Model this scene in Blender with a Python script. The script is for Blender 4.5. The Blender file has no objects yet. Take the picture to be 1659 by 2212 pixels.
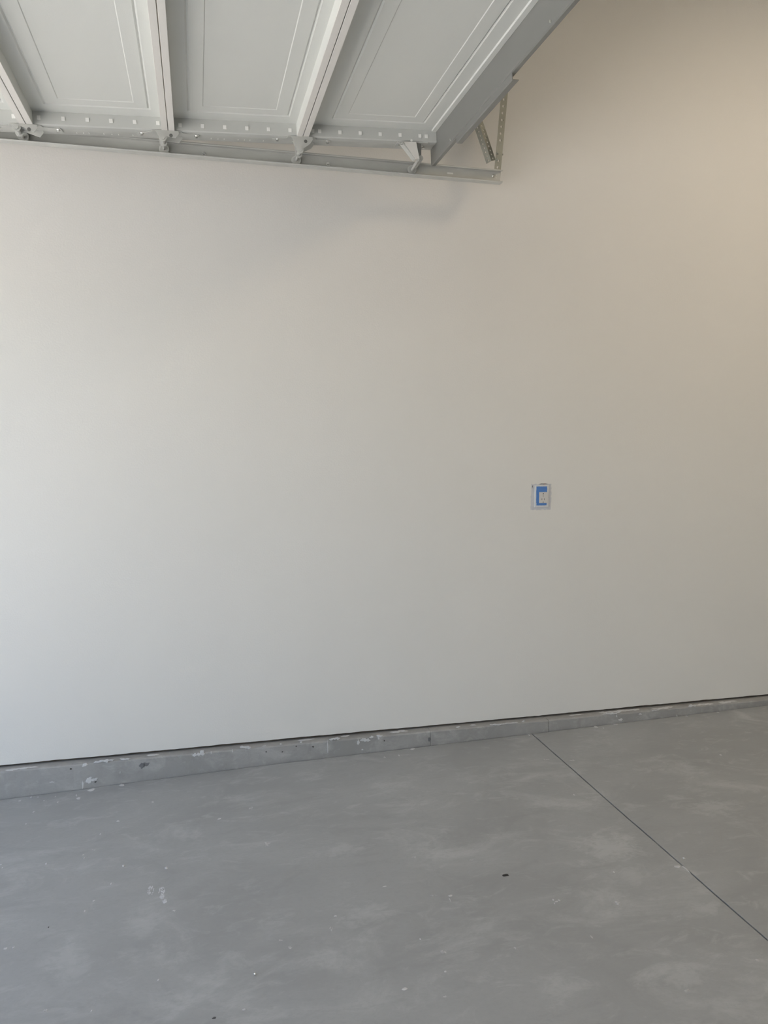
import bpy, bmesh, math, random
from mathutils import Vector, Matrix
random.seed(7)
S = bpy.context.scene
COL = S.collection

# ---------------------------------------------------------------- camera
cam_data = bpy.data.cameras.new('camera'); cam = bpy.data.objects.new('camera', cam_data)
COL.objects.link(cam); S.camera = cam
cam_data.sensor_fit = 'VERTICAL'; cam_data.sensor_height = 36.0
cam_data.lens = 36.0 * 1650.0 / 2212.0
cam_data.clip_start = 0.02
cam.location = (0.0, -3.6, 1.5)
cam.rotation_euler = (math.radians(90 - 5.401), 0, math.radians(-13.716))

# ---------------------------------------------------------------- daylight
world = bpy.data.worlds.new('sky'); S.world = world; world.use_nodes = True
wn = world.node_tree.nodes; wl = world.node_tree.links
bg = wn['Background']
sky = wn.new('ShaderNodeTexSky'); sky.sky_type = 'NISHITA'; sky.sun_disc = False
sky.sun_elevation = math.radians(48); sky.sun_rotation = math.radians(20)
sky.air_density = 1.0; sky.dust_density = 2.2; sky.ozone_density = 1.0
hz = wn.new('ShaderNodeHueSaturation'); hz.inputs['Saturation'].default_value = .9      # hazy day
wl.new(sky.outputs[0], hz.inputs['Color']); wl.new(hz.outputs[0], bg.inputs['Color']); bg.inputs['Strength'].default_value = 0.21
sun_d = bpy.data.lights.new('sun', 'SUN'); sun_d.energy = 6.0; sun_d.angle = math.radians(0.6)
sun_d.color = (1.0, 0.965, 0.91)
sun = bpy.data.objects.new('sun', sun_d); COL.objects.link(sun)
sun.location = (-6, 6, 9)
SUN_DIR = Vector((0.14, -0.50, -0.85))      # high from the side: lights the driveway up to the door opening
sun.rotation_euler = SUN_DIR.to_track_quat('-Z', 'Y').to_euler()
for pname, py, pw in (('opening_portal', -2.65, 4.76), ('opening_portal', -7.2, 2.44)):
    por_d = bpy.data.lights.new(pname, 'AREA'); por_d.shape = 'RECTANGLE'; por_d.size = pw; por_d.size_y = 2.5
    por = bpy.data.objects.new(pname, por_d); COL.objects.link(por)
    por.location = (-2.61, py, 1.2)
    por.rotation_euler = Vector((1, 0, 0)).to_track_quat('-Z', 'Z').to_euler()
    por_d.cycles.is_portal = True

S.view_settings.view_transform = 'Standard'; S.view_settings.look = 'None'
S.view_settings.gamma = 1.0; S.view_settings.use_curve_mapping = False
S.view_settings.exposure = 1.83

# marks on the curb and floor, in metres: place, size, kind
CURB_MARKS=[
('f',-0.497,-0.0369,0.0436,0.0282,'w'),('f',-0.481,-0.0451,0.0099,0.0087,'k'),('f',-0.535,-0.0523,0.0079,0.0390,'w'),('f',-0.373,-0.0109,0.0040,0.0153,'w'),('f',-0.024,0.0394,0.0548,0.0313,'t'),('f',0.191,0.0517,0.0477,0.0158,'w'),('f',-0.441,0.0486,0.0756,0.0130,'w'),('f',-0.522,0.0397,0.0256,0.0151,'w'),('t',-0.789,-0.0350,0.1154,0.0319,'w'),('f',-0.833,0.0466,0.0264,0.0063,'w'),('f',-0.351,0.0481,0.0363,0.0087,'w'),('f',-0.663,-0.0252,0.0271,0.0064,'w'),('f',-0.267,0.0131,0.0367,0.0286,'d'),('f',-0.583,0.0266,0.0078,0.0086,'k'),('f',0.131,0.0396,0.0043,0.0203,'w'),('f',0.033,0.0404,0.0042,0.0157,'w'),('f',0.585,0.0107,0.0046,0.0605,'w'),('f',0.620,0.0516,0.0458,0.0116,'w'),('t',0.682,0.0025,0.0275,0.0238,'w'),('f',0.737,0.0216,0.0116,0.0282,'w'),('f',0.772,0.0324,0.0374,0.0188,'w'),('f',0.804,0.0434,0.0188,0.0118,'w'),('f',0.844,0.0443,0.0283,0.0142,'w'),('f',0.839,0.0329,0.0094,0.0142,'w'),('f',0.757,-0.0157,0.0093,0.0094,'w'),('t',0.951,-0.0134,0.0650,0.0244,'w'),('f',1.251,0.0530,0.0248,0.0073,'w'),('t',1.342,-0.0189,0.0190,0.0193,'w'),('f',1.454,0.0479,0.0560,0.0123,'t'),('f',1.522,0.0478,0.1026,0.0074,'w'),('f',1.607,0.0513,0.0156,0.0074,'w'),('t',2.181,-0.0163,0.2246,0.0369,'w'),('f',2.111,0.0492,0.0991,0.0102,'w'),('f',2.286,0.0302,0.0197,0.0077,'w'),('f',2.168,0.0086,0.0222,0.0154,'w'),('t',2.429,-0.0290,0.1211,0.0307,'w'),('f',2.378,0.0441,0.0455,0.0104,'t'),('f',2.604,0.0482,0.0408,0.0157,'w'),('t',2.680,-0.0300,0.1024,0.0241,'w'),('t',2.842,-0.0271,0.1034,0.0331,'w'),('f',2.511,-0.0012,0.0087,0.0157,'w'),('f',2.145,0.0311,0.0055,0.0153,'w'),('f',1.100,0.0033,0.0146,0.0192,'d'),('f',0.513,0.0224,0.0090,0.0093,'k'),('f',0.288,0.0194,0.0066,0.0068,'k'),('f',0.868,0.0184,0.0071,0.0071,'k'),('f',0.365,0.0117,0.0067,0.0069,'k'),('f',0.432,0.0327,0.0067,0.0069,'k'),('t',-0.231,-0.0161,0.0301,0.0164,'w'),('f',0.280,0.0498,0.0175,0.0057,'w'),('f',0.359,0.0513,0.0133,0.0057,'w'),('f',0.455,0.0512,0.0112,0.0069,'w'),('t',1.929,-0.0121,0.0492,0.0212,'w'),('t',0.483,-0.0091,0.0542,0.0174,'w'),]
FLOOR_MARKS=[
(-0.495,-0.075,0.0344,0.0247,'w'),(-0.540,-0.146,0.0189,0.0237,'w'),(-0.367,-0.067,0.0238,0.0249,'w'),(-0.790,-0.092,0.0105,0.0146,'w'),(-0.749,-0.069,0.0106,0.0148,'w'),(-0.719,-0.078,0.0064,0.0098,'w'),(-0.686,-0.124,0.0063,0.0096,'w'),(-0.643,-0.097,0.0064,0.0097,'w'),(-0.554,-0.112,0.0064,0.0193,'w'),(-0.709,-0.221,0.0081,0.0136,'w'),(-0.624,-0.157,0.0083,0.0094,'w'),(-0.350,-0.413,0.0117,0.0123,'w'),(-0.220,-0.283,0.0102,0.0133,'w'),(0.187,-0.466,0.0198,0.0246,'p'),(-0.719,-0.323,0.0079,0.0128,'w'),(0.056,-0.519,0.0155,0.0118,'w'),(1.010,-0.052,0.0254,0.0228,'w'),(0.924,-0.125,0.0090,0.0163,'w'),(0.851,-0.126,0.0090,0.0161,'w'),(2.016,-0.058,0.0218,0.0265,'w'),(2.134,-0.052,0.0244,0.0136,'w'),(2.043,-0.092,0.0072,0.0131,'w'),(2.559,-0.067,0.0099,0.0182,'w'),(2.755,-0.068,0.0100,0.0188,'w'),(1.542,-0.728,0.0079,0.0130,'w'),(1.633,-0.068,0.0095,0.0186,'w'),(1.584,-0.367,0.0350,0.0159,'p'),(1.698,-0.411,0.0261,0.0159,'p'),(2.403,-0.552,0.0087,0.0114,'w'),(1.661,-1.023,0.0254,0.0302,'P'),(1.314,-1.459,0.0197,0.0208,'p'),(1.399,-1.296,0.0065,0.0089,'w'),(1.150,-1.592,0.0057,0.0135,'p'),(1.564,-1.813,0.0121,0.0109,'p'),(1.290,-1.867,0.0204,0.0114,'p'),(0.902,-1.580,0.0098,0.0148,'p'),(1.121,-1.388,0.0077,0.0078,'w'),(1.127,-1.400,0.0138,0.0065,'w'),(1.139,-1.395,0.0077,0.0078,'w'),(1.116,-1.407,0.0046,0.0077,'w'),(-0.420,-0.619,0.0146,0.0143,'p'),(-0.453,-0.647,0.0054,0.0105,'w'),(-0.446,-0.672,0.0054,0.0104,'w'),(-0.580,-0.670,0.0071,0.0138,'w'),(-0.329,-0.877,0.0067,0.0121,'w'),(-0.376,-0.967,0.0081,0.0085,'w'),(-0.398,-1.021,0.0063,0.0109,'w'),(-0.612,-1.151,0.0133,0.0098,'w'),(-0.589,-1.153,0.0074,0.0073,'w'),(-0.440,-1.467,0.0130,0.0170,'p'),(-0.316,-1.504,0.0052,0.0074,'w'),(0.091,-1.615,0.0128,0.0052,'w'),(0.011,-1.623,0.0139,0.0068,'k'),(-0.110,-1.102,0.0141,0.0104,'p'),(-0.408,-0.502,0.0076,0.0116,'w'),(-0.501,-1.076,0.0046,0.0078,'k'),(-0.143,-1.429,0.0054,0.0080,'w'),(-0.745,-0.627,0.0071,0.0106,'w'),(-0.734,-0.652,0.0053,0.0070,'w'),(0.743,-1.017,0.0205,0.0187,'p'),(0.943,-1.089,0.0236,0.0123,'p'),(0.228,-0.775,0.0305,0.0339,'p'),(0.799,-1.275,0.0141,0.0105,'w'),(0.790,-1.299,0.0046,0.0359,'p'),(0.750,-1.259,0.0282,0.0079,'p'),(0.807,-1.236,0.0159,0.0189,'P'),(0.404,-1.281,0.0106,0.0073,'w'),(0.380,-1.340,0.0103,0.0230,'p'),(0.219,-1.353,0.0130,0.0088,'p'),(0.243,-1.396,0.0114,0.0129,'p'),(0.688,-1.537,0.0153,0.0166,'p'),(0.667,-1.620,0.0094,0.0058,'w'),(0.597,-1.164,0.0144,0.0055,'w'),(0.637,-1.463,0.0057,0.0066,'w'),(0.634,-1.714,0.0115,0.0070,'p'),(1.473,-1.138,0.0759,0.0673,'Q'),(0.500,-1.300,0.0513,0.0339,'Q'),(1.443,-1.326,0.0483,0.0355,'Q'),(-0.214,-1.144,0.0305,0.0450,'Q'),(2.033,-0.988,0.0675,0.0505,'Q'),(0.977,-1.768,0.0440,0.0185,'Q'),(1.312,-1.807,0.0394,0.0361,'Q'),(1.585,-1.562,0.0387,0.0158,'Q'),(0.500,-0.890,0.0526,0.0261,'Q'),(-0.424,-1.251,0.0373,0.0454,'Q'),(-0.390,-1.303,0.0366,0.0392,'Q'),]
PRINTS=[
(-0.190,-0.962,0.0213,0.0660),(-0.152,-0.976,0.0229,0.0570),(-0.150,-1.010,0.0145,0.0278),(-0.140,-1.040,0.0160,0.0218),]

# ---------------------------------------------------------------- materials
def mat(name, col, rough=0.6, metal=0.0, bump=0.0, bscale=200.0, var=0.0, vscale=4.0, stretch=(1, 1, 1), spec=0.5):
    m = bpy.data.materials.new(name); m.use_nodes = True
    nt = m.node_tree; n = nt.nodes; l = nt.links; b = n['Principled BSDF']
    b.inputs['Base Color'].default_value = (*col, 1); b.inputs['Roughness'].default_value = rough
    b.inputs['Metallic'].default_value = metal; b.inputs['Specular IOR Level'].default_value = spec
    tc = n.new('ShaderNodeTexCoord'); mp = n.new('ShaderNodeMapping'); mp.inputs['Scale'].default_value = stretch
    l.new(tc.outputs['Object'], mp.inputs['Vector'])
    if var:
        nz = n.new('ShaderNodeTexNoise'); nz.inputs['Scale'].default_value = vscale; nz.inputs['Detail'].default_value = 6
        l.new(mp.outputs[0], nz.inputs['Vector'])
        mr = n.new('ShaderNodeMapRange'); mr.inputs['From Min'].default_value = .3; mr.inputs['From Max'].default_value = .7
        mr.inputs['To Min'].default_value = 1 - var; mr.inputs['To Max'].default_value = 1 + var
        l.new(nz.outputs['Fac'], mr.inputs['Value'])
        hs = n.new('ShaderNodeHueSaturation'); hs.inputs['Color'].default_value = (*col, 1)
        l.new(mr.outputs[0], hs.inputs['Value']); l.new(hs.outputs[0], b.inputs['Base Color'])
    if bump:
        nb = n.new('ShaderNodeTexNoise'); nb.inputs['Scale'].default_value = bscale; nb.inputs['Detail'].default_value = 3
        l.new(mp.outputs[0], nb.inputs['Vector'])
        bp = n.new('ShaderNodeBump'); bp.inputs['Strength'].default_value = bump; bp.inputs['Distance'].default_value = .002
        l.new(nb.outputs['Fac'], bp.inputs['Height']); l.new(bp.outputs[0], b.inputs['Normal'])
    return m

M = {}
M['wall'] = mat('painted_drywall', (.77, .752, .722), .72, bump=.25, bscale=140, var=.012, vscale=1.3)
M['ceiling'] = mat('ceiling_paint', (.76, .74, .70), .8)
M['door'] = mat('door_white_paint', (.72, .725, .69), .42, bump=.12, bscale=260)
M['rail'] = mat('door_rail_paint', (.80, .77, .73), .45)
M['stile'] = mat('stile_paint_shaded', (.56, .565, .54), .45)  # same paint as the door, darkened to put the web's shade into the colour
M['tab'] = mat('lock_tab_paint', (.86, .85, .82), .45)
M['galv'] = mat('galvanised_steel', (.57, .57, .54), .42, metal=.15, var=.10, vscale=14, stretch=(.4, 1, 1))
M['galv_dark'] = mat('punched_angle_steel', (.37, .37, .32), .5, metal=.2, var=.08, vscale=25)
M['strut'] = mat('strut_steel', (.27, .27, .255), .45, metal=.3, var=.03, vscale=3)
M['zinc'] = mat('bright_zinc', (.85, .85, .83), .16, metal=1.0)
M['nylon'] = mat('nylon_roller', (.62, .62, .59), .45)
M['dark'] = mat('dark_recess', (.035, .03, .027), .9)
M['sill'] = mat('sill_plate_wood', (.10, .08, .06), .9, var=.2, vscale=10)
M['plaster'] = mat('dried_plaster', (.60, .598, .60), .8, bump=.3, bscale=300, var=.06, vscale=60)
M['plaster_pale'] = mat('thin_plaster_smear', (.52, .52, .515), .8, var=.2, vscale=90)
M['print'] = mat('dusty_plaster_print', (.60, .61, .63), .85, var=.15, vscale=120)
M['pit'] = mat('dark_pit', (.10, .095, .09), .9)
M['stain'] = mat('dark_curb_stain', (.16, .16, .165), .85, var=.2, vscale=80)
M['tape'] = mat('blue_masking_tape', (.085, .22, .56), .6, bump=.2, bscale=400)
M['plate'] = mat('white_plastic', (.70, .70, .71), .35)
M['device'] = mat('receptacle_plastic', (.66, .64, .62), .35)
M['slot'] = mat('slot_dark', (.10, .10, .10), .6)
M['patch'] = mat('joint_compound', (.60, .60, .63), .85, var=.05, vscale=60)
M['red'] = mat('red_paint_speck', (.45, .16, .14), .7)
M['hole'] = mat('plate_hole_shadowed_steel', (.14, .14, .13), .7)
M['leaf'] = mat('black_crumb', (.02, .02, .02), .7)
M['drive'] = mat('driveway_concrete', (.56, .545, .51), .85, var=.06, vscale=2)
M['drivejoint'] = M['drive']

def concrete(name, base, dark, light, smears=(), amp=1.0, k=1.0):
    m = bpy.data.materials.new(name); m.use_nodes = True
    nt = m.node_tree; n = nt.nodes; l = nt.links; b = n['Principled BSDF']
    b.inputs['Roughness'].default_value = .62; b.inputs['Specular IOR Level'].default_value = .35
    tc = n.new('ShaderNodeTexCoord')
    def noise(scale, stretch, detail=6, rough=.55, dist=0.0, w=0.0):
        mp = n.new('ShaderNodeMapping'); mp.inputs['Scale'].default_value = stretch; mp.inputs['Location'].default_value = (w, w * .7, 0)
        mp.inputs['Rotation'].default_value = (0, 0, .12)
        l.new(tc.outputs['Object'], mp.inputs['Vector'])
        z = n.new('ShaderNodeTexNoise'); z.inputs['Scale'].default_value = scale; z.inputs['Detail'].default_value = detail
        z.inputs['Roughness'].default_value = rough; z.inputs['Distortion'].default_value = dist
        l.new(mp.outputs[0], z.inputs['Vector']); return z.outputs['Fac']
    def rng(v, a, c, lo, hi, smooth=True):
        r = n.new('ShaderNodeMapRange'); r.interpolation_type = 'SMOOTHSTEP' if smooth else 'LINEAR'
        for k, x in zip(('From Min', 'From Max', 'To Min', 'To Max'), (a, c, lo, hi)): r.inputs[k].default_value = x
        l.new(v, r.inputs['Value']); return r.outputs[0]
    def mix(fac, c1, c2):
        x = n.new('ShaderNodeMix'); x.data_type = 'RGBA'
        l.new(fac, x.inputs['Factor'])
        for s, c in ((6, c1), (7, c2)):
            if isinstance(c, tuple): x.inputs[s].default_value = (*c, 1)
            else: l.new(c, x.inputs[s])
        return x.outputs[2]
    c = mix(rng(noise(1.1*k, (1, 1.6, 1), 5, .6, .6), .35, .68, 0, .80 * amp), base, dark)
    c = mix(rng(noise(2.8*k, (.8, 1.3, 1), 8, .66, 1.0, 5), .50, .72, 0, .85 * amp), c, light)
    c = mix(rng(noise(3.6*k, (.8, 1.3, 1), 8, .66, 1.0, 23), .52, .74, 0, .80 * amp), c, dark)
    c = mix(rng(noise(11.0*k, (.7, 1.3, 1), 7, .68, .7, 9), .52, .72, 0, .60 * amp), c, light)
    c = mix(rng(noise(10.0*k, (.6, 1.3, 1), 7, .68, .7, 17), .54, .76, 0, .60 * amp), c, dark)
    c = mix(rng(noise(70.0, (.8, 1.2, 1), 5, .75, 0, 3), .42, .8, 0, .5), c, dark)
    for (x, y, rx, ry, s) in smears:
        mp = n.new('ShaderNodeMapping'); mp.inputs['Location'].default_value = (-x / rx, -y / ry, 0)
        mp.inputs['Scale'].default_value = (1 / rx, 1 / ry, 0)
        l.new(tc.outputs['Object'], mp.inputs['Vector'])
        ln = n.new('ShaderNodeVectorMath'); ln.operation = 'LENGTH'; l.new(mp.outputs[0], ln.inputs[0])
        ad = n.new('ShaderNodeMath'); ad.operation = 'ADD'; l.new(ln.outputs['Value'], ad.inputs[0])
        l.new(rng(noise(22, (1, 1.4, 1), 5, .7, .5, x), .3, .7, -.6, .6), ad.inputs[1])
        c = mix(rng(ad.outputs[0], .1, 1.5, abs(s), 0), c, light if s > 0 else dark)
    # fine white dust flecks
    vo = n.new('ShaderNodeTexVoronoi'); vo.inputs['Scale'].default_value = 7.5; l.new(tc.outputs['Object'], vo.inputs['Vector'])
    se = n.new('ShaderNodeSeparateColor'); l.new(vo.outputs['Color'], se.inputs[0])
    ra = rng(se.outputs[0], .45, 1.0, 0, .022, False)
    lt = n.new('ShaderNodeMath'); lt.operation = 'LESS_THAN'; l.new(vo.outputs['Distance'], lt.inputs[0]); l.new(ra, lt.inputs[1])
    mu = n.new('ShaderNodeMath'); mu.operation = 'MULTIPLY'; mu.inputs[1].default_value = .55; l.new(lt.outputs[0], mu.inputs[0])
    c = mix(mu.outputs[0], c, (.55, .55, .54))
    l.new(c, b.inputs['Base Color'])
    bp = n.new('ShaderNodeBump'); bp.inputs['Strength'].default_value = .25; bp.inputs['Distance'].default_value = .002
    l.new(noise(90, (.6, 1, 1), 5, .7), bp.inputs['Height']); l.new(bp.outputs[0], b.inputs['Normal'])
    return m
SMEARS = [(1.473,-1.138,.10,.09,.8),(.50,-1.30,.08,.05,.6),(1.443,-1.326,.07,.05,.5),(-.214,-1.144,.05,.06,.5),(2.033,-.988,.09,.06,.6),
          (.977,-1.768,.07,.03,.6),(1.312,-1.807,.06,.05,.6),(1.585,-1.562,.05,.03,.6),(.50,-.890,.09,.04,.6),(-.424,-1.251,.06,.06,.6),
          (-.390,-1.31,.05,.05,.5),(.95,-.93,.12,.06,-.6),(.86,-1.36,.07,.05,-.6),(2.25,-.55,.25,.04,-.5),(1.9,-.42,.3,.03,-.4)]
M['floor'] = concrete('floor_concrete', (.385, .39, .39), (.32, .323, .322), (.475, .48, .48), SMEARS)
M['curb'] = concrete('curb_concrete', (.375, .368, .358), (.30, .295, .287), (.455, .45, .44), amp=1.1, k=2.2)

# ---------------------------------------------------------------- mesh helpers
def obj(name, bm, m, parent=None, loc=(0, 0, 0), bevel=0, smooth=False, **props):
    me = bpy.data.meshes.new(name); bmesh.ops.recalc_face_normals(bm, faces=bm.faces[:]); bm.to_mesh(me); bm.free()
    me.materials.append(m)
    if smooth:
        for p in me.polygons: p.use_smooth = True
    o = bpy.data.objects.new(name, me); COL.objects.link(o); o.location = loc
    if parent: o.parent = parent
    if bevel:
        b = o.modifiers.new('bevel', 'BEVEL'); b.width = bevel; b.segments = 2; b.limit_method = 'ANGLE'
    for k, v in props.items(): o[k] = v
    return o
def copy(o, parent, loc=None):
    c = o.copy(); COL.objects.link(c); c.parent = parent
    if loc is not None: c.location = loc
    for ch in list(o.children): copy(ch, c)
    return c
def empty(name, loc, label, cat, rot=(0, 0, 0), group=None):
    o = bpy.data.objects.new(name, None); COL.objects.link(o); o.location = loc; o.rotation_euler = rot
    o.empty_display_size = .05
    o['label'] = label; o['category'] = cat
    if group: o['group'] = group
    return o
def box(bm, x0, x1, y0, y1, z0, z1):
    v = [bm.verts.new(p) for p in ((x0,y0,z0),(x1,y0,z0),(x1,y1,z0),(x0,y1,z0),(x0,y0,z1),(x1,y0,z1),(x1,y1,z1),(x0,y1,z1))]
    for f in ((0,1,2,3),(4,7,6,5),(0,4,5,1),(1,5,6,2),(2,6,7,3),(3,7,4,0)): bm.faces.new([v[i] for i in f])
    return bm
def B(*a): return box(bmesh.new(), *a)
def prism(bm, prof, a0, a1, axis='x'):
    """closed outline prof (two coordinates) swept between a0 and a1 along axis"""
    def P(a, q): return {'x': (a, q[0], q[1]), 'y': (q[0], a, q[1]), 'z': (q[0], q[1], a)}[axis]
    r0 = [bm.verts.new(P(a0, q)) for q in prof]; r1 = [bm.verts.new(P(a1, q)) for q in prof]
    k = len(prof)
    bm.faces.new(r0); bm.faces.new(r1[::-1])
    for i in range(k): bm.faces.new((r0[i], r1[i], r1[(i+1) % k], r0[(i+1) % k]))
    return bm
def tube(bm, p, q, r, seg=12, r2=None):
    p = Vector(p); q = Vector(q); d = (q - p); u = d.orthogonal().normalized(); w = d.normalized().cross(u)
    r2 = r if r2 is None else r2
    a = [bm.verts.new(p + (u * math.cos(t) + w * math.sin(t)) * r) for t in [2*math.pi*i/seg for i in range(seg)]]
    b = [bm.verts.new(q + (u * math.cos(t) + w * math.sin(t)) * r2) for t in [2*math.pi*i/seg for i in range(seg)]]
    bm.faces.new(a[::-1]); bm.faces.new(b)
    for i in range(seg): bm.faces.new((a[i], a[(i+1) % seg], b[(i+1) % seg], b[i]))
    return bm
def ring(bm, c, axis_y, ro, ri, w, seg=20):
    """wheel ring, axis along y, centre c"""
    prof = [(ro*.92, -w/2), (ro, -w/4), (ro, w/4), (ro*.92, w/2), (ri, w/2), (ri, -w/2)]
    rows = []
    for i in range(seg):
        t = 2*math.pi*i/seg
        rows.append([bm.verts.new((c[0]+r*math.cos(t), c[1]+y, c[2]+r*math.sin(t))) for r, y in prof])
    for i in range(seg):
        a, b = rows[i], rows[(i+1) % seg]
        for j in range(len(prof)):
            k = (j+1) % len(prof); bm.faces.new((a[j], b[j], b[k], a[k]))
    return bm
def blob(bm, c, rx, ry, th, plane='z', n=13, seed=None, irr=.35, tip=False):
    """irregular flat crust with a raised centre; plane z lies on the floor, plane y lies on the curb face"""
    R = random.Random(seed if seed is not None else random.random())
    def P(a, b, h):
        return (c[0]+a, c[1]+b, c[2]+h) if plane == 'z' else (c[0]+a, c[1]-h, c[2]+b)
    ph = [R.uniform(0, 6.28) for _ in range(3)]
    o, t = [], []
    for i in range(n):
        an = 2*math.pi*i/n
        k = 1 + irr*(.5*math.sin(2*an+ph[0]) + .35*math.sin(3*an+ph[1]) + .45*math.sin(5*an+ph[2])) * .8 + R.uniform(-irr, irr)*.35
        a, b = rx*k*math.cos(an), ry*k*math.sin(an)
        if tip and b < 0: a *= max(.12, 1 + b/ry)
        o.append(bm.verts.new(P(a, b, 0))); t.append(bm.verts.new(P(a*.75, b*.75, th)))
    bm.faces.new(t)
    for i in range(n): bm.faces.new((o[i], o[(i+1) % n], t[(i+1) % n], t[i]))
    return bm
def holed_strip(bm, M4, length, width, pitch, r, skip=()):
    """flat perforated strip along +z from 0, width along x centred; real round holes"""
    ncell = int(length / pitch)
    for i in range(ncell + 1):
        z0 = i*pitch; z1 = min(z0 + pitch, length)
        if z1 - z0 < 1e-4: continue
        w = width/2
        if z1 - z0 < pitch*.99 or i in skip:
            v = [bm.verts.new(M4 @ Vector(p)) for p in ((-w,0,z0),(w,0,z0),(w,0,z1),(-w,0,z1))]; bm.faces.new(v); continue
        zc = (z0+z1)/2; h = pitch/2
        outer, inner = [], []
        for k in range(12):
            t = 2*math.pi*k/12 + math.pi/12
            cx, cz = math.cos(t), math.sin(t)
            s = min(w/abs(cx) if abs(cx) > 1e-6 else 9, h/abs(cz) if abs(cz) > 1e-6 else 9)
            outer.append(bm.verts.new(M4 @ Vector((cx*s, 0, zc+cz*s)))); inner.append(bm.verts.new(M4 @ Vector((cx*r, 0, zc+cz*r))))
        for k in range(12):
            j = (k+1) % 12; bm.faces.new((outer[k], outer[j], inner[j], inner[k]))
        # corners
        for sx, sz in ((1,1),(-1,1),(-1,-1),(1,-1)):
            a = [q for q in outer]
            best = sorted(a, key=lambda q: (q.co - M4 @ Vector((sx*w, 0, zc+sz*h))).length)[:2]
            cv = bm.verts.new(M4 @ Vector((sx*w, 0, zc+sz*h)))
            bm.faces.new((best[0], best[1], cv))
    return bm

# ---------------------------------------------------------------- the setting
XL, XR, YF, ZC = -2.55, 5.2, -9.6, 3.95      # opening wall, inner wall, wall behind the camera, ceiling
OY0, OY1, OZ = -5.03, -.27, 2.45             # door opening
FX = [-7.1, -.88, .25, 1.655, 3.09, 5.3]
FZ = [-.218, -.082, -.045, -.018, .012, .056]
def fz(x):
    for i in range(5):
        if x <= FX[i+1] or i == 4: return FZ[i] + (x-FX[i])*(FZ[i+1]-FZ[i])/(FX[i+1]-FX[i])
# main wall: drywall sheet with a slightly ragged lower edge above the curb
bm = bmesh.new(); R = random.Random(3)
xs = [XL-.2 + i*.022 for i in range(int((XR-XL+.3)/.022)+1)]
zb = [.055 + R.uniform(-.0009, .0009) + .0010*math.sin(x*3.1) + .0007*math.sin(x*17) for x in xs]
rows = [[bm.verts.new((x, y, z)) for x, z in zip(xs, zz)] for y, zz in ((0, [ZC]*len(xs)), (0, zb), (.0127, zb), (.0127, [ZC]*len(xs)))]
for a, b in ((0, 1), (1, 2), (2, 3)):
    for i in range(len(xs)-1): bm.faces.new((rows[a][i], rows[a][i+1], rows[b][i+1], rows[b][i]))
wall_back = obj('wall_back', bm, M['wall'], kind='structure', label='plain off-white painted drywall of the garage')
obj('sill_plate', B(XL-.2, XR+.1, .013, .10, .0445, .14), M['sill'], wall_back)
obj('wall_right', B(XR, XR+.1, YF-.1, .1, -.1, ZC), M['wall'], kind='structure')
obj('wall_front', B(XL-.2, XR+.1, YF-.1, YF, -.2, ZC), M['wall'], kind='structure')
bm = bmesh.new()
box(bm, XL-.2, XL, OY1, .1, -.3, ZC); box(bm, XL-.2, XL, -5.98, OY0, -.3, ZC); box(bm, XL-.2, XL, YF-.1, -8.42, -.3, ZC); box(bm, XL-.2, XL, OY0, OY1, OZ, ZC); box(bm, XL-.2, XL, -8.42, -5.98, OZ, ZC)
obj('wall_left', bm, M['wall'], kind='structure')
obj('ceiling', B(XL-.2, XR+.1, YF-.1, .1, ZC, ZC+.12), M['ceiling'], kind='structure')

# floor: two slabs with a sawn joint between them, sloping down to the door
JX = 1.655
fl = obj('floor', B(XL-.2, XR+.1, YF-.1, .1, -.42, -.34), M['floor'], kind='structure', label='grey trowelled concrete garage floor')
def slab(x0, x1, seed):
    R = random.Random(seed); bm = bmesh.new()
    xs = sorted({x0, x1, *[x for x in FX if x0 < x < x1], *[x0+i*(x1-x0)/150 for i in range(1, 150)]})
    ys = [YF + i*(abs(YF)-.058)/260 for i in range(261)]
    def wob(x, y): return x + (R.uniform(-.0006, .0006) + .0012*math.sin(y*2.3) + .0006*math.sin(y*9) if abs(x-JX) < .02 else 0)
    g = [[bm.verts.new((wob(x, y), y if y < -.06 else y + R.uniform(-.0015, .0035), fz(x))) for y in ys] for x in xs]
    for i in range(len(xs)-1):
        for j in range(260): bm.faces.new((g[i][j], g[i+1][j], g[i+1][j+1], g[i][j+1]))
    d = [[bm.verts.new((c.co.x, c.co.y, -.33)) for c in g[k]] for k in (0, -1)]
    for k, gg in ((0, g[0]), (1, g[-1])):
        for j in range(260): bm.faces.new((gg[j], gg[j+1], d[k][j+1], d[k][j]))
    e0 = [r[-1] for r in g]; bot = [bm.verts.new((v.co.x, v.co.y, -.33)) for v in e0]
    for i in range(len(e0)-1): bm.faces.new((e0[i], e0[i+1], bot[i+1], bot[i]))
    return obj('concrete_slab', bm, M['floor'], fl)
slab(XL-.2, JX-.0032, 1); slab(JX+.0032, XR+.1, 2)
obj('joint_filler', B(JX-.006, JX+.006, YF, -.054, -.30, -.034), M['dark'], fl)
obj('joint_plaster', blob(bmesh.new(), (JX-.001, -1.348, fz(JX)-.002), .004, .030, .003, 'z', 12, 4), M['plaster'], fl, label='dried white plaster caught in the floor joint')
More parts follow.
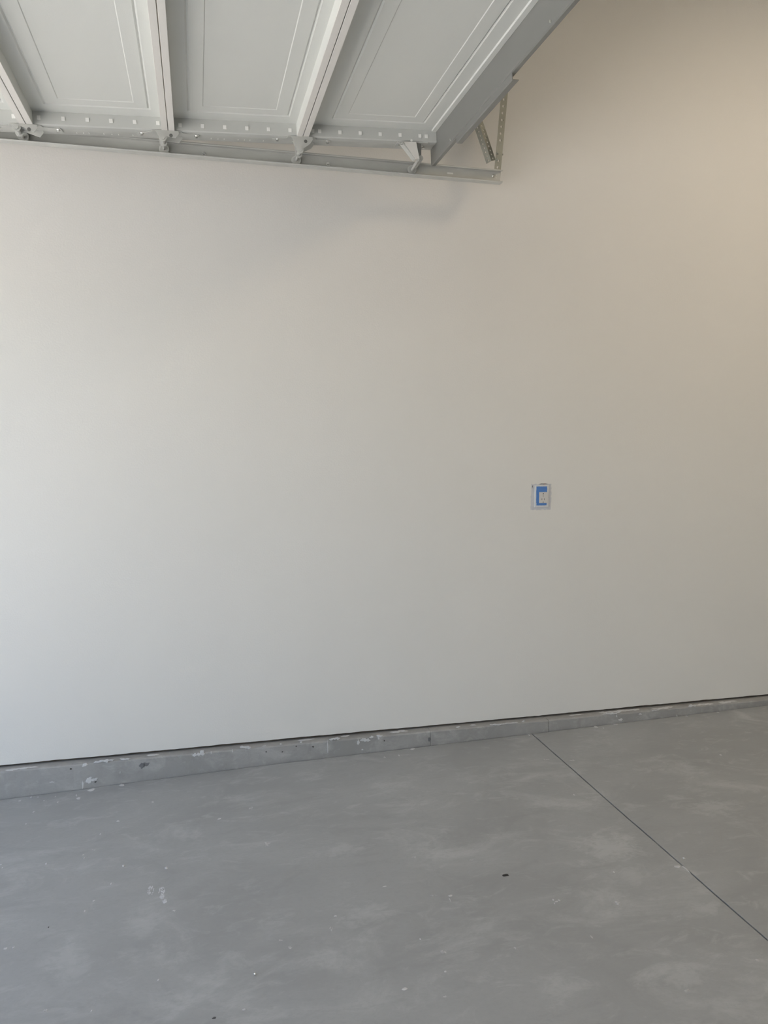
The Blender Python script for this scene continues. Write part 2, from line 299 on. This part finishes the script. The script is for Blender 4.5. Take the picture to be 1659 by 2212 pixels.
# curb (concrete stem wall) in three pours with hairline seams
curb = bpy.data.objects.new('baseboard_back', None); COL.objects.link(curb); curb['kind'] = 'structure'
curb['label'] = 'low grey concrete curb splashed with plaster under the drywall'
def curb_piece(x0, x1):
    bm = bmesh.new(); R = random.Random(x0)
    n = int((x1-x0)/.03)+1; xs = [x0 + (x1-x0)*i/n for i in range(n+1)]
    prof = [(.10, .043), (.013, .043), (-.038, .0445), (-.0465, .043), (-.0502, .0385), (-.0510, -.02), (-.0500, -.2), (.10, -.2)]
    rows = []
    for x in xs:
        j = R.uniform(-.0007, .0007); k = R.uniform(-.0008, .0008)
        rows.append([bm.verts.new((x, y + (j if y < -.03 else 0), z + (k if -.047 < y < 0 and z > 0 else 0))) for y, z in prof])
    for a, b in zip(rows, rows[1:]):
        for j in range(len(prof)): bm.faces.new((a[j], b[j], b[(j+1) % len(prof)], a[(j+1) % len(prof)]))
    bm.faces.new(rows[0][::-1]); bm.faces.new(rows[-1])
    return obj('curb_section', bm, M['curb'], curb)
for a, b in ((XL, 1.106), (1.1075, 1.750), (1.7525, XR)): curb_piece(a, b)
obj('joint_gap', B(XL, XR, -.056, -.045, -.33, -.30), M['dark'], curb)

KM = {'w': 'plaster', 't': 'plaster', 'k': 'pit', 'd': 'stain', 'p': 'plaster_pale'}
for i, (pl, x, c, w, h, k) in enumerate(CURB_MARKS):
    nm = {'w': 'plaster_splash', 't': 'plaster_splash', 'k': 'pit', 'd': 'dark_stain'}[k]
    bm = bmesh.new()
    if pl == 'f':
        n = 1 if w < .03 else int(w/.022)+1
        for q in range(n):
            R = random.Random(i*50+q)
            cx = x + (0 if n == 1 else (q+.5-n/2)*w/n); hh = h*(1 if n == 1 else R.uniform(.5, 1.05))
            blob(bm, (cx, (-.0502-q*.0002) if k in 'wt' else -.0506, c + (0 if n == 1 else R.uniform(-.2, .2)*h)), (w/2 if n == 1 else w/n*.72), hh/2, .0022 if k in 'wt' else .0012, 'y', 22, i*31+q, .42, tip=(k == 't'))
    else:
        n = max(1, int(w/.03))
        for q in range(n):
            R = random.Random(i*50+q)
            cx = x + (q+.5-n/2)*w/n
            blob(bm, (cx, min(max(c, -.040), -.012) + R.uniform(-.006, .004), .0440), w/n*.75, R.uniform(.006, .014), .0018+q*.0002, 'z', 22, i*31+q, .42)
    obj(nm, bm, M[KM[k]], curb)
FMK = {'w': ('plaster', 'plaster_speck', .0014), 'p': ('plaster_pale', 'plaster_smear', .0006), 'k': ('pit', 'dark_mark', .0006)}
for i, (x, y, w, h, k) in enumerate(FLOOR_MARKS):
    if k not in FMK: continue
    mm, nm, th = FMK[k]; bm = bmesh.new()
    if k == 'p' and max(w, h) > .014:
        R = random.Random(i)
        for q in range(7):
            blob(bm, (x+R.uniform(-.36, .36)*w, y+R.uniform(-.36, .36)*h, fz(x)+.0001), w*R.uniform(.08, .24), h*R.uniform(.08, .24), th+q*.00012, 'z', 9, i*9+q, .5)
    else:
        y = min(y, -.058-h*.4)
        blob(bm, (x, y, fz(x)), w/2, h/2, th, 'z', 11, i*17, .4)
    obj(nm, bm, M[mm], fl)
# two plaster boot marks
for j, idx in enumerate(((0,), (1, 2, 3))):
    bm = bmesh.new(); R = random.Random(j+5)
    for q in idx:
        x, y, w, h = PRINTS[q]
        for k in range(46):
            a, b = R.uniform(-1, 1), R.uniform(-1, 1)
            if a*a+b*b > 1: continue
            blob(bm, (x+a*w*.45, y+b*h*.46, fz(x)+.0001+k*.00002), R.uniform(.0016, .0030), R.uniform(.0026, .0055), .0004, 'z', 8, q*99+k, .5)
    obj('boot_mark', bm, M['print'], fl, label='pale dusty boot mark on the concrete')

# driveway outside, kerb for the bounce of daylight
obj('driveway', B(-16, XL-.2, -14, 9, -.5, -.22), M['drive'], kind='structure', label='concrete driveway outside the open garage')

# ---------------------------------------------------------------- overhead sectional door
TH = math.atan(.047)
door = empty('garage_door', (0, -.2, 2.738), 'white steel sectional garage door raised overhead below the ceiling', 'garage door', (0, -TH, 0))
JN = [-1.676, -1.144, -.612, -.084, .459, 1.0445]
DL = 4.88
PAN = [(-.165, -1.46), (-1.79, -3.09), (-3.42, -4.715)]
def skin(x0, x1):
    """section skin with long pressed panels: a V groove round each and a shallow inner recess"""
    px0, px1 = (x0+.084, x1-.066) if x1 < 1 else (.578, .966)
    dd = [(-.006, 0), (0, .0045), (.006, 0), (.0525, 0), (.0555, .0018)]
    xs = {x0+.002, x1-.002}; ys = {-.004, -DL+.004}
    for d, _ in dd:
        xs |= {px0+d, px1-d}
        for a, b in PAN: ys |= {a-d, b+d}
    xs = sorted(xs); ys = sorted(ys)
    def hgt(x, y):
        for a, b in PAN:
            d = min(x-px0, px1-x, a-y, y-b)
            if d > -.0061:
                prev = dd[0]
                for cur in dd[1:]:
                    if d <= cur[0]+1e-7:
                        t = (d-prev[0])/(cur[0]-prev[0]); return prev[1]+t*(cur[1]-prev[1])
                    prev = cur
                return dd[-1][1]
        return 0
    bm = bmesh.new()
    g = [[bm.verts.new((x, y, .050+hgt(x, y))) for y in ys] for x in xs]
    for i in range(len(xs)-1):
        for j in range(len(ys)-1): bm.faces.new((g[i][j], g[i+1][j], g[i+1][j+1], g[i][j+1]))
    # outer skin above
    t = [bm.verts.new(p) for p in ((xs[0], ys[0], .060), (xs[-1], ys[0], .060), (xs[-1], ys[-1], .060), (xs[0], ys[-1], .060))]
    bm.faces.new(t)
    return bm
tab0 = None
for s in range(5):
    x0, x1 = JN[s], JN[s+1]
    sec = obj('door_section', skin(x0, x1), M['door'], door)
    last = (s == 4)
    # rails: C-shaped, standing .05 below the skin along both long edges
    ya, yb = -.083, -DL+.083
    obj('section_rail', B(x0+.0015, x0+.025, yb, ya, .002, .050), M['door'], sec); obj('rail_cap', B(x0+.0015, x0+.025, yb, ya, -.001, .0022), M['rail'], sec, bevel=.0008)
    if not last:
        obj('section_rail', B(x1-.0250, x1-.0015, yb, ya, .002, .050), M['door'], sec); obj('rail_cap', B(x1-.0250, x1-.0015, yb, ya, -.001, .0022), M['rail'], sec, bevel=.0008)
    else: obj('section_rail', prism(bmesh.new(), [(x1-.0230, .050), (x1-.0200, .045), (x1-.0005, .045), (x1-.0005, .050)], yb, ya, 'y'), M['door'], sec)
    for side in (0, 1):
        f = (lambda y: y) if side == 0 else (lambda y: -DL - y)
        ybs = sorted((f(-.094), f(-.058)))
        # inner web and light lip
        prof = [(-.094, .050), (-.094, .004), (-.090, .0), (-.060, 0), (-.060, .003), (-.002, .003), (-.002, .050)]
        prof = [(f(a), b) for a, b in prof]
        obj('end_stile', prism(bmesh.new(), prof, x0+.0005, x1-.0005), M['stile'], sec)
        hp = sorted((f(-.0585), f(-.003)))
        obj('hinge_backing', B(x0+.001, x1-.001, hp[0], hp[1], .0005, .003), M['galv'], sec, label='galvanised backing strip')
    for yc in (-1.625, -3.255):
        obj('center_stile', B(x0+.026, x1-.026, yc-.045, yc+.045, .002, .050), M['door'], sec, bevel=.002)
    if s >= 1:
        # pressed lock tabs along the inner web of the end stile
        px = [x0+.048+.0885*k for k in range(6)]
        if s == 4: px = [.502, .531, .618, .705, .792, .880, .969, .998]
        for x in px:
            z = .022 if s == 3 else (.026 if s < 3 else .0235)
            bmt = B(-.0068, .0068, -.0035, 0, -.0078, .0078)
            t = obj('lock_tab', bmt, M['tab'], sec, (x, -.094, z), bevel=.0012)
    if s in (1, 2, 3):
        # small punched dimples in the backing strip
        bm = bmesh.new(); R = random.Random(s)
        for k in range(7):
            x = x0 + .17 + k*.026 + (k//3)*.03 + R.uniform(-.003, .003)
            box(bm, x, x+.003, -.036, -.022, -.0006, .0006)
        obj('punched_mark', bm, M['tab'], sec)

# top strut: steel angle hanging below the inner edge of the top section
bm = bmesh.new()
prof = [(1.0448, .058), (1.0448, -.058), (1.0455, -.064), (1.0495, -.067), (1.064, -.067), (1.064, -.0645), (1.051, -.0645), (1.0476, -.061), (1.0468, -.058), (1.0468, .058)]
prism(bm, prof, -.001, -DL+.001, 'y')
strut = obj('top_strut', bm, M['strut'], door, label='grey steel strut')
for y in (-.28, -1.2):
    obj('strut_bolt', tube(bmesh.new(), (1.0400, y, -.055), (1.0450, y, -.055), .0045, 6), M['zinc'], strut)
bm = bmesh.new()
prof = [(1.0475, -.030), (1.0475, -.086), (1.0500, -.090), (1.072, -.090), (1.072, -.087), (1.0510, -.087), (1.0500, -.030)]
prism(bm, prof, -.335, -.90, 'y')
obj('reinforcing_angle', bm, M['strut'], door)

# ---- hinges (with rollers) at the section joints; z of the roller is level in the world
def gl2loc(x, y, z):
    gx, gz = x, z-2.738; c, s_ = math.cos(TH), math.sin(TH)
    return (gx*c+gz*s_, y+.2, -gx*s_+gz*c)
def hinge(jx, rx, rz):
    h = empty_part('roller_hinge', (jx, 0, 0))
    c = gl2loc(rx, -.166, rz); cx, cz = c[0]-jx, c[2]
    yp = -.098                                    # inner plate
    # leaf screwed under the stiles: broad middle, tapering arms
    bm = bmesh.new()
    out = [(-.062, -.094), (.052, -.094), (.058, -.078), (.118, -.070), (.124, -.060), (.124, -.034), (.060, -.020), (-.060, -.020), (-.118, -.034), (-.124, -.044), (-.124, -.066), (-.068, -.078)]
    prism(bm, out, -.0030, -.0006, 'z')
    leaf = obj('hinge_leaf', bm, M['galv'], h)
    for dy, depth, dx in ((0, .056, 0), (.052, .050, .012)):
        bm = bmesh.new(); y0 = yp + dy
        # outline with rounded lower lobe round the roller tube
        xl, xr = -.050+dx, .040+dx
        low = cz-.014
        pts = [(xl, -.001), (xr, -.001), (xr+.002, -.012), (xr-.012, -.030)]
        for t in range(0, 7):
            a = math.radians(20 - t*36.7)
            pts.append((cx+.016*math.cos(a), min(-.014, cz)+.016*math.sin(a)))
        pts += [(xl+.010, -.022)]
        prism(bm, pts, y0, y0+.0022, 'y')
        pl = obj('hinge_plate', bm, M['galv'], h, bevel=.0005)
        if dy == 0:
            obj('plate_hole', tube(bmesh.new(), (.010, y0-.0006, -.020), (.010, y0+.001, -.020), .0070, 14), M['hole'], h)
    obj('pivot_pin', tube(bmesh.new(), (cx, yp-.005, min(-.014, cz)), (cx, yp+.07, min(-.014, cz)), .0085, 12), M['galv'], h)
    obj('roller_stem', tube(tube(bmesh.new(), (cx, yp-.002, min(-.014, cz)), (cx, -.02, min(-.014, cz)+.0), .0062, 10), (cx, -.02, min(-.014, cz)), (cx, .044, cz), .0050, 10), M['zinc' if False else 'galv'], h)
    r = obj('roller', ring(bmesh.new(), (cx, .034, cz), 1, .0215, .0135, .0105), M['nylon'], h, smooth=False)
    obj('roller_hub', tube(bmesh.new(), (cx, .029, cz), (cx, .039, cz), .0134, 14), M['galv'], h)
    for bx, by in ((-.104, -.062), (.110, -.058), (-.030, -.040), (.030, -.040)):
        b = tube(bmesh.new(), (bx, by, -.0095), (bx, by, -.0025), .0062, 6); tube(b, (bx, by, -.0035), (bx, by, -.0024), .0085, 12)
        obj('hex_bolt', b, M['zinc'], h)
    # twisted leaf arm edge catching light
    return h
def empty_part(name, loc):
    bm = B(-.016, .016, -.090, -.030, -.0048, -.0028)     # knuckle plate: the part's own mesh
    return obj(name, bm, M['galv'], door, loc)
for jx, rx, rz in ((-1.676, -1.67, 2.7055), (-1.144, -1.16, 2.7055), (-.612, -.646, 2.7045), (-.084, -.105, 2.7045), (.459, .446, 2.7055)):
    hinge(jx, rx, rz)
# top fixture with its roller
tf = obj('top_roller_bracket', B(.868, 1.004, -.092, -.030, -.0035, -.0008), M['galv'], door)
c = gl2loc(.969, -.166, 2.708)
bm = bmesh.new(); prism(bm, [(.894, -.002), (.950, -.002), (.962, c[2]+.004), (.944, c[2]+.004)], -.097, -.0948, 'y')
obj('bracket_plate', bm, M['rail'], tf, label='pale flat plate')
bm = bmesh.new(); prism(bm, [(.886, -.002), (.894, -.002), (.947, c[2]+.004), (.940, c[2]+.006)], -.094, -.060, 'y')
obj('bracket_side', bm, M['galv'], tf)
bm = bmesh.new(); prism(bm, [(.952, -.002), (.978, -.002), (.976, c[2]+.020), (.958, c[2]+.020)], -.080, -.078, 'y')
obj('bracket_arm', bm, M['strut'], tf)
obj('roller_stem', tube(bmesh.new(), (c[0]-.012, -.100, c[2]-.002), (c[0], .044, c[2]), .006, 10), M['galv'], tf)
obj('stem_sleeve', tube(bmesh.new(), (c[0]+.006, -.085, c[2]+.012), (c[0]+.004, .0, c[2]+.006), .011, 12), M['galv'], tf)
r = obj('roller', ring(bmesh.new(), (c[0]-.002, .034, c[2]), 1, .0215, .0135, .0105), M['nylon'], tf)
obj('roller_hub', tube(bmesh.new(), (c[0]-.002, .029, c[2]), (c[0]-.002, .039, c[2]), .0134, 14), M['galv'], tf)
for bx, by, bz in ((.879, -.078, -.006), (.985, -.070, -.006), (.996, -.050, -.006), (.974, -.060, -.03), (.884, -.100, -.012)):
    obj('hex_bolt', tube(tube(bmesh.new(), (bx, by, bz-.004), (bx, by, bz+.005), .0055, 6), (bx, by, bz+.003), (bx, by, bz+.0042), .0082, 12), M['zinc'], tf)
obj('rivet', tube(bmesh.new(), (.930, -.097, .004), (.930, -.0935, .004), .005, 8), M['tab'], tf)

# ---------------------------------------------------------------- horizontal track with its hangers
trk = empty('door_track', (0, 0, 0), 'galvanised steel channel track running along the wall beside the raised door', 'track')
TZ0, TZ1, YW, YL = 2.680, 2.737, -.153, -.186
sec2 = [(YW, TZ0), (YL, TZ0), (YL-.0015, TZ0+.005), (YL, TZ0+.0068), (YL+.0015, TZ0+.0022), (YW-.004, TZ0+.0022), (YW-.0022, TZ0+.004),
        (YW-.0022, TZ1-.004), (YW-.004, TZ1-.0022), (YL+.0015, TZ1-.0022), (YL, TZ1-.0068), (YL-.0015, TZ1-.005), (YL, TZ1), (YW, TZ1)]
def track_mesh():
    bm = bmesh.new(); path = [(1.3955, 0, 0)]; xe, r = -2.11, .385
    path.append((xe, 0, 0)); 
    for k in range(1, 13): path.append((xe, k*math.pi/24, r))
    rows = []
    zc = TZ0                                    # bend down about an axis below the track
    for x, a, rr in path:
        row = []
        for y, z in sec2:
            if rr == 0: row.append(bm.verts.new((x, y, z)))
            else:
                R_ = rr + (z-TZ0); row.append(bm.verts.new((xe - R_*math.sin(a), y, TZ0-rr + R_*math.cos(a))))
        rows.append(row)
    rows.append([bm.verts.new((xe-.385-(z-TZ0), y, -.09)) for y, z in sec2])
    for a, b in zip(rows, rows[1:]):
        for j in range(len(sec2)): bm.faces.new((a[j], b[j], b[(j+1) % len(sec2)], a[(j+1) % len(sec2)]))
    bm.faces.new(rows[0]); bm.faces.new(rows[-1][::-1])
    return bm
ch = obj('track_channel', track_mesh(), M['galv'], trk)
def bolt(x, z, y=YW-.0022, r=.0065):
    b = tube(bmesh.new(), (x, y, z), (x, y-.0025, z), r*1.25, 14); 
    tube(b, (x, y-.0025, z), (x, y-.006, z), r*.95, 12, r*.45)
    return obj('track_bolt', b, M['zinc'], trk)
for x, z in ((.057, 2.705), (.588, 2.706), (1.361, 2.716), (-.85, 2.706)): bolt(x, z)
obj('track_slot', B(1.138, 1.166, YW-.0030, YW-.0015, 2.7085, 2.7150), M['tab'], trk, label='pale slot near the track end')
bm = bmesh.new()
for z in (2.696, 2.709, 2.722): tube(bm, (1.376, YW-.0028, z), (1.376, YW-.0015, z), .0022, 8)
obj('end_hole', bm, M['tab'], trk)

# hanging angle: perforated, real holes; from the track end up to the ceiling
def angle(name, p, q, w, pitch, r, yaw, skip=(), fold=1, parent=trk, far=False):
    p, q = Vector(p), Vector(q); d = q-p; L = d.length
    zax = d.normalized(); xa = Vector((math.cos(yaw), math.sin(yaw), 0)); xa = (xa - zax*xa.dot(zax)).normalized(); ya = zax.cross(xa)
    def M4(xa_, ya_, off): 
        m = Matrix((xa_, ya_, zax)).transposed().to_4x4(); m.translation = p + xa_*off; return m
    bm = bmesh.new()
    holed_strip(bm, M4(xa, ya, w/2), L, w, pitch, r, skip)
    m2 = M4(ya*fold, -xa*fold, w/2)
    if far: m2.translation = m2.translation + xa*w          # second flange on the far edge
    holed_strip(bm, m2, L, w, pitch, r)
    bmesh.ops.remove_doubles(bm, verts=bm.verts[:], dist=1e-5)
    o = obj(name, bm, M['galv_dark'], parent)
    s = o.modifiers.new('thickness', 'SOLIDIFY'); s.thickness = .0022; s.offset = 0
    return o
va = angle('hanging_angle', (1.367, -.148, 2.715), (1.367+.033*1.235/.39, -.148, ZC), .031, .0305, .0058, 0, skip=(3, 4), fold=1, far=True)
obj('hex_bolt', tube(bmesh.new(), (1.383, -.158, 2.795), (1.383, -.149, 2.795), .0062, 6), M['galv_dark'], va)
obj('hex_bolt', tube(bmesh.new(), (1.385, -.158, 2.822), (1.385, -.149, 2.822), .0055, 6), M['galv_dark'], va)
obj('bolt_end', tube(bmesh.new(), (1.395, -.140, 2.822), (1.414, -.140, 2.822), .0045, 8), M['galv_dark'], va)
# brace leaning back towards the door opening, open side to the room
da = angle('diagonal_brace', (1.366, -.118, 2.797), (1.366-.395*1.145, -.118, 2.797+1.145), .031, .0190, .0044, math.radians(24), fold=1)
# wall-side fastening plate under the ceiling for both hangers
obj('ceiling_plate', B(.80, 1.55, -.19, -.10, ZC-.004, ZC-.0002), M['galv_dark'], trk)
# jamb bracket where the curved track meets the opening wall
obj('jamb_angle', B(XL, XL+.004, -.20, -.12, .1, 2.3), M['galv_dark'], trk)
for z in (.4, 1.2, 2.0): obj('jamb_bracket', B(XL+.004, XL+.06, -.1525, -.150, z-.03, z+.03), M['galv'], trk)

# ---------------------------------------------------------------- outlet
out = empty('electrical_outlet', (1.708, 0, 1.213), 'white wall outlet framed with blue masking tape and plaster on the off-white wall', 'outlet')
bm = bmesh.new()
def ragged_rect(bm, x0, x1, z0, z1, y0, y1, seed, j=.002, step=.008):
    R = random.Random(seed); pts = []
    def line(a, b):
        n = max(2, int(math.dist(a, b)/step))
        for k in range(n):
            t = k/n; pts.append((a[0]+(b[0]-a[0])*t+R.uniform(-j, j), a[1]+(b[1]-a[1])*t+R.uniform(-j, j)))
    c = [(x0, z0), (x1, z0), (x1, z1), (x0, z1)]
    for k in range(4): line(c[k], c[(k+1) % 4])
    return prism(bm, pts, y0, y1, 'y')
obj('plaster_patch', ragged_rect(bm, -.057, .054, -.070, .062, -.0008, 0, 1, .0025), M['patch'], out, label='lilac grey square of bare joint compound')
obj('wall_plate', B(-.040, .040, -.006, -.0008, -.057, .056), M['plate'], out, bevel=.002)
for nm, a, sd in (('masking_tape', (-.031, .028, .021, .050), 1), ('masking_tape', (-.031, -.016, -.036, .024), 2), ('masking_tape', (-.029, .026, -.047, -.035), 3)):
    obj(nm, ragged_rect(bmesh.new(), *a, -.0072-.0002*sd, -.0060, sd, .0007, .006), M['tape'], out)
rc = obj('receptacle', B(-.0155, .034, -.0085, -.0060, -.0355, .021), M['device'], out, bevel=.0015)
for x0, x1, z0, z1 in ((.0045, .0095, .0115, .0155), (.0062, .0076, -.004, .011), (-.0015, .0010, -.0200, -.0115), (.0115, .0140, -.0200, -.0115), (.0050, .0095, -.0325, -.0285)):
    obj('outlet_slot', B(x0, x1, -.0090, -.0084, z0, z1), M['slot'], out)
bm = bmesh.new(); blob(bm, (.010, -.0006, .0625), .020, .0022, .0012, 'y', 12, 3, .5)
obj('plaster_crack', bm, M['slot'], out, label='dark ragged gap above the plate')
obj('paint_speck', blob(bmesh.new(), (.016, -.0008, .0620), .003, .0018, .0016, 'y', 8, 5, .3), M['red'], out, label='small red speck')
obj('plaster_gap', blob(bmesh.new(), (-.050, -.0006, .050), .002, .006, .0012, 'y', 8, 6, .4), M['slot'], out)

# ---------------------------------------------------------------- loose crumbs on the floor
def crumb(name, x, y, rx, ry, h, m, label, cat, seed, n=11):
    R = random.Random(seed); bm = bmesh.new()
    rings = [(1, 0), (1.05, .4), (.75, .85), (.3, 1.0)]; rows = []
    ks = [1+R.uniform(-.25, .25) for _ in range(n)]
    for s, t in rings:
        rows.append([bm.verts.new((rx*s*ks[i]*math.cos(2*math.pi*i/n), ry*s*ks[i]*math.sin(2*math.pi*i/n), h*t+R.uniform(-.05, .05)*h*(t > 0))) for i in range(n)])
    for a, b in zip(rows, rows[1:]):
        for i in range(n): bm.faces.new((a[i], a[(i+1) % n], b[(i+1) % n], b[i]))
    bm.faces.new(rows[0][::-1]); bm.faces.new(rows[-1])
    return obj(name, bm, m, None, (x, y, fz(x)), label=label, category=cat)
crumb('debris_flake', 1.024, -1.212, .0115, .0070, .0018, M['leaf'], 'small black flake lying alone on the grey concrete floor', 'debris', 1)
crumb('plaster_chip', 1.6335, -1.325, .0098, .0070, .0022, M['plaster'], 'white plaster chip lying against the sawn floor joint', 'debris', 2)
crumb('plaster_chip', 1.689, -1.285, .0042, .0050, .003, M['plaster'], 'tiny white plaster crumb just across the floor joint from the larger chip', 'debris', 3)
crumb('plaster_chip', .535, -1.656, .0085, .0055, .0016, M['plaster'], 'oval white plaster chip at the bottom middle of the floor', 'debris', 4)
crumb('plaster_chip', -.143, -.832, .0052, .0060, .003, M['plaster'], 'white plaster crumb just behind the two pale boot marks', 'debris', 5)
crumb('plaster_chip', -.297, -.770, .0045, .0055, .003, M['plaster'], 'white plaster crumb to the left of and behind the boot marks', 'debris', 6)
bm = bmesh.new(); bmesh.ops.create_icosphere(bm, subdivisions=2, radius=.0042)
o = obj('metal_pellet', bm, M['zinc'], None, (.130, -1.488, fz(.130)+.0042), smooth=True, label='small shiny round metal pellet low down on the floor left of centre', category='debris')

# ---------------------------------------------------------------- warm ceiling lamps of the inner half of the garage (outside the frame)
for i, (x, y) in enumerate(((3.1, -1.7), (2.9, -6.0))):
    lamp = empty('ceiling_lamp', (x, y, ZC), 'round warm ceiling lamp ' + ('nearer the plain drywall with the outlet' if i == 0 else 'farther from the plain drywall with the outlet'), 'lamp')
    obj('lamp_base', tube(bmesh.new(), (0, 0, -.03), (0, 0, 0), .46, 48), M['plate'], lamp)
    me = bpy.data.materials.new('lamp_glow'); me.use_nodes = True
    p = me.node_tree.nodes['Principled BSDF']; p.inputs['Emission Color'].default_value = (1, .81, .55, 1); p.inputs['Emission Strength'].default_value = 3.5
    obj('lamp_diffuser', tube(bmesh.new(), (0, 0, -.09), (0, 0, -.03), .38, 48, .45), me, lamp)
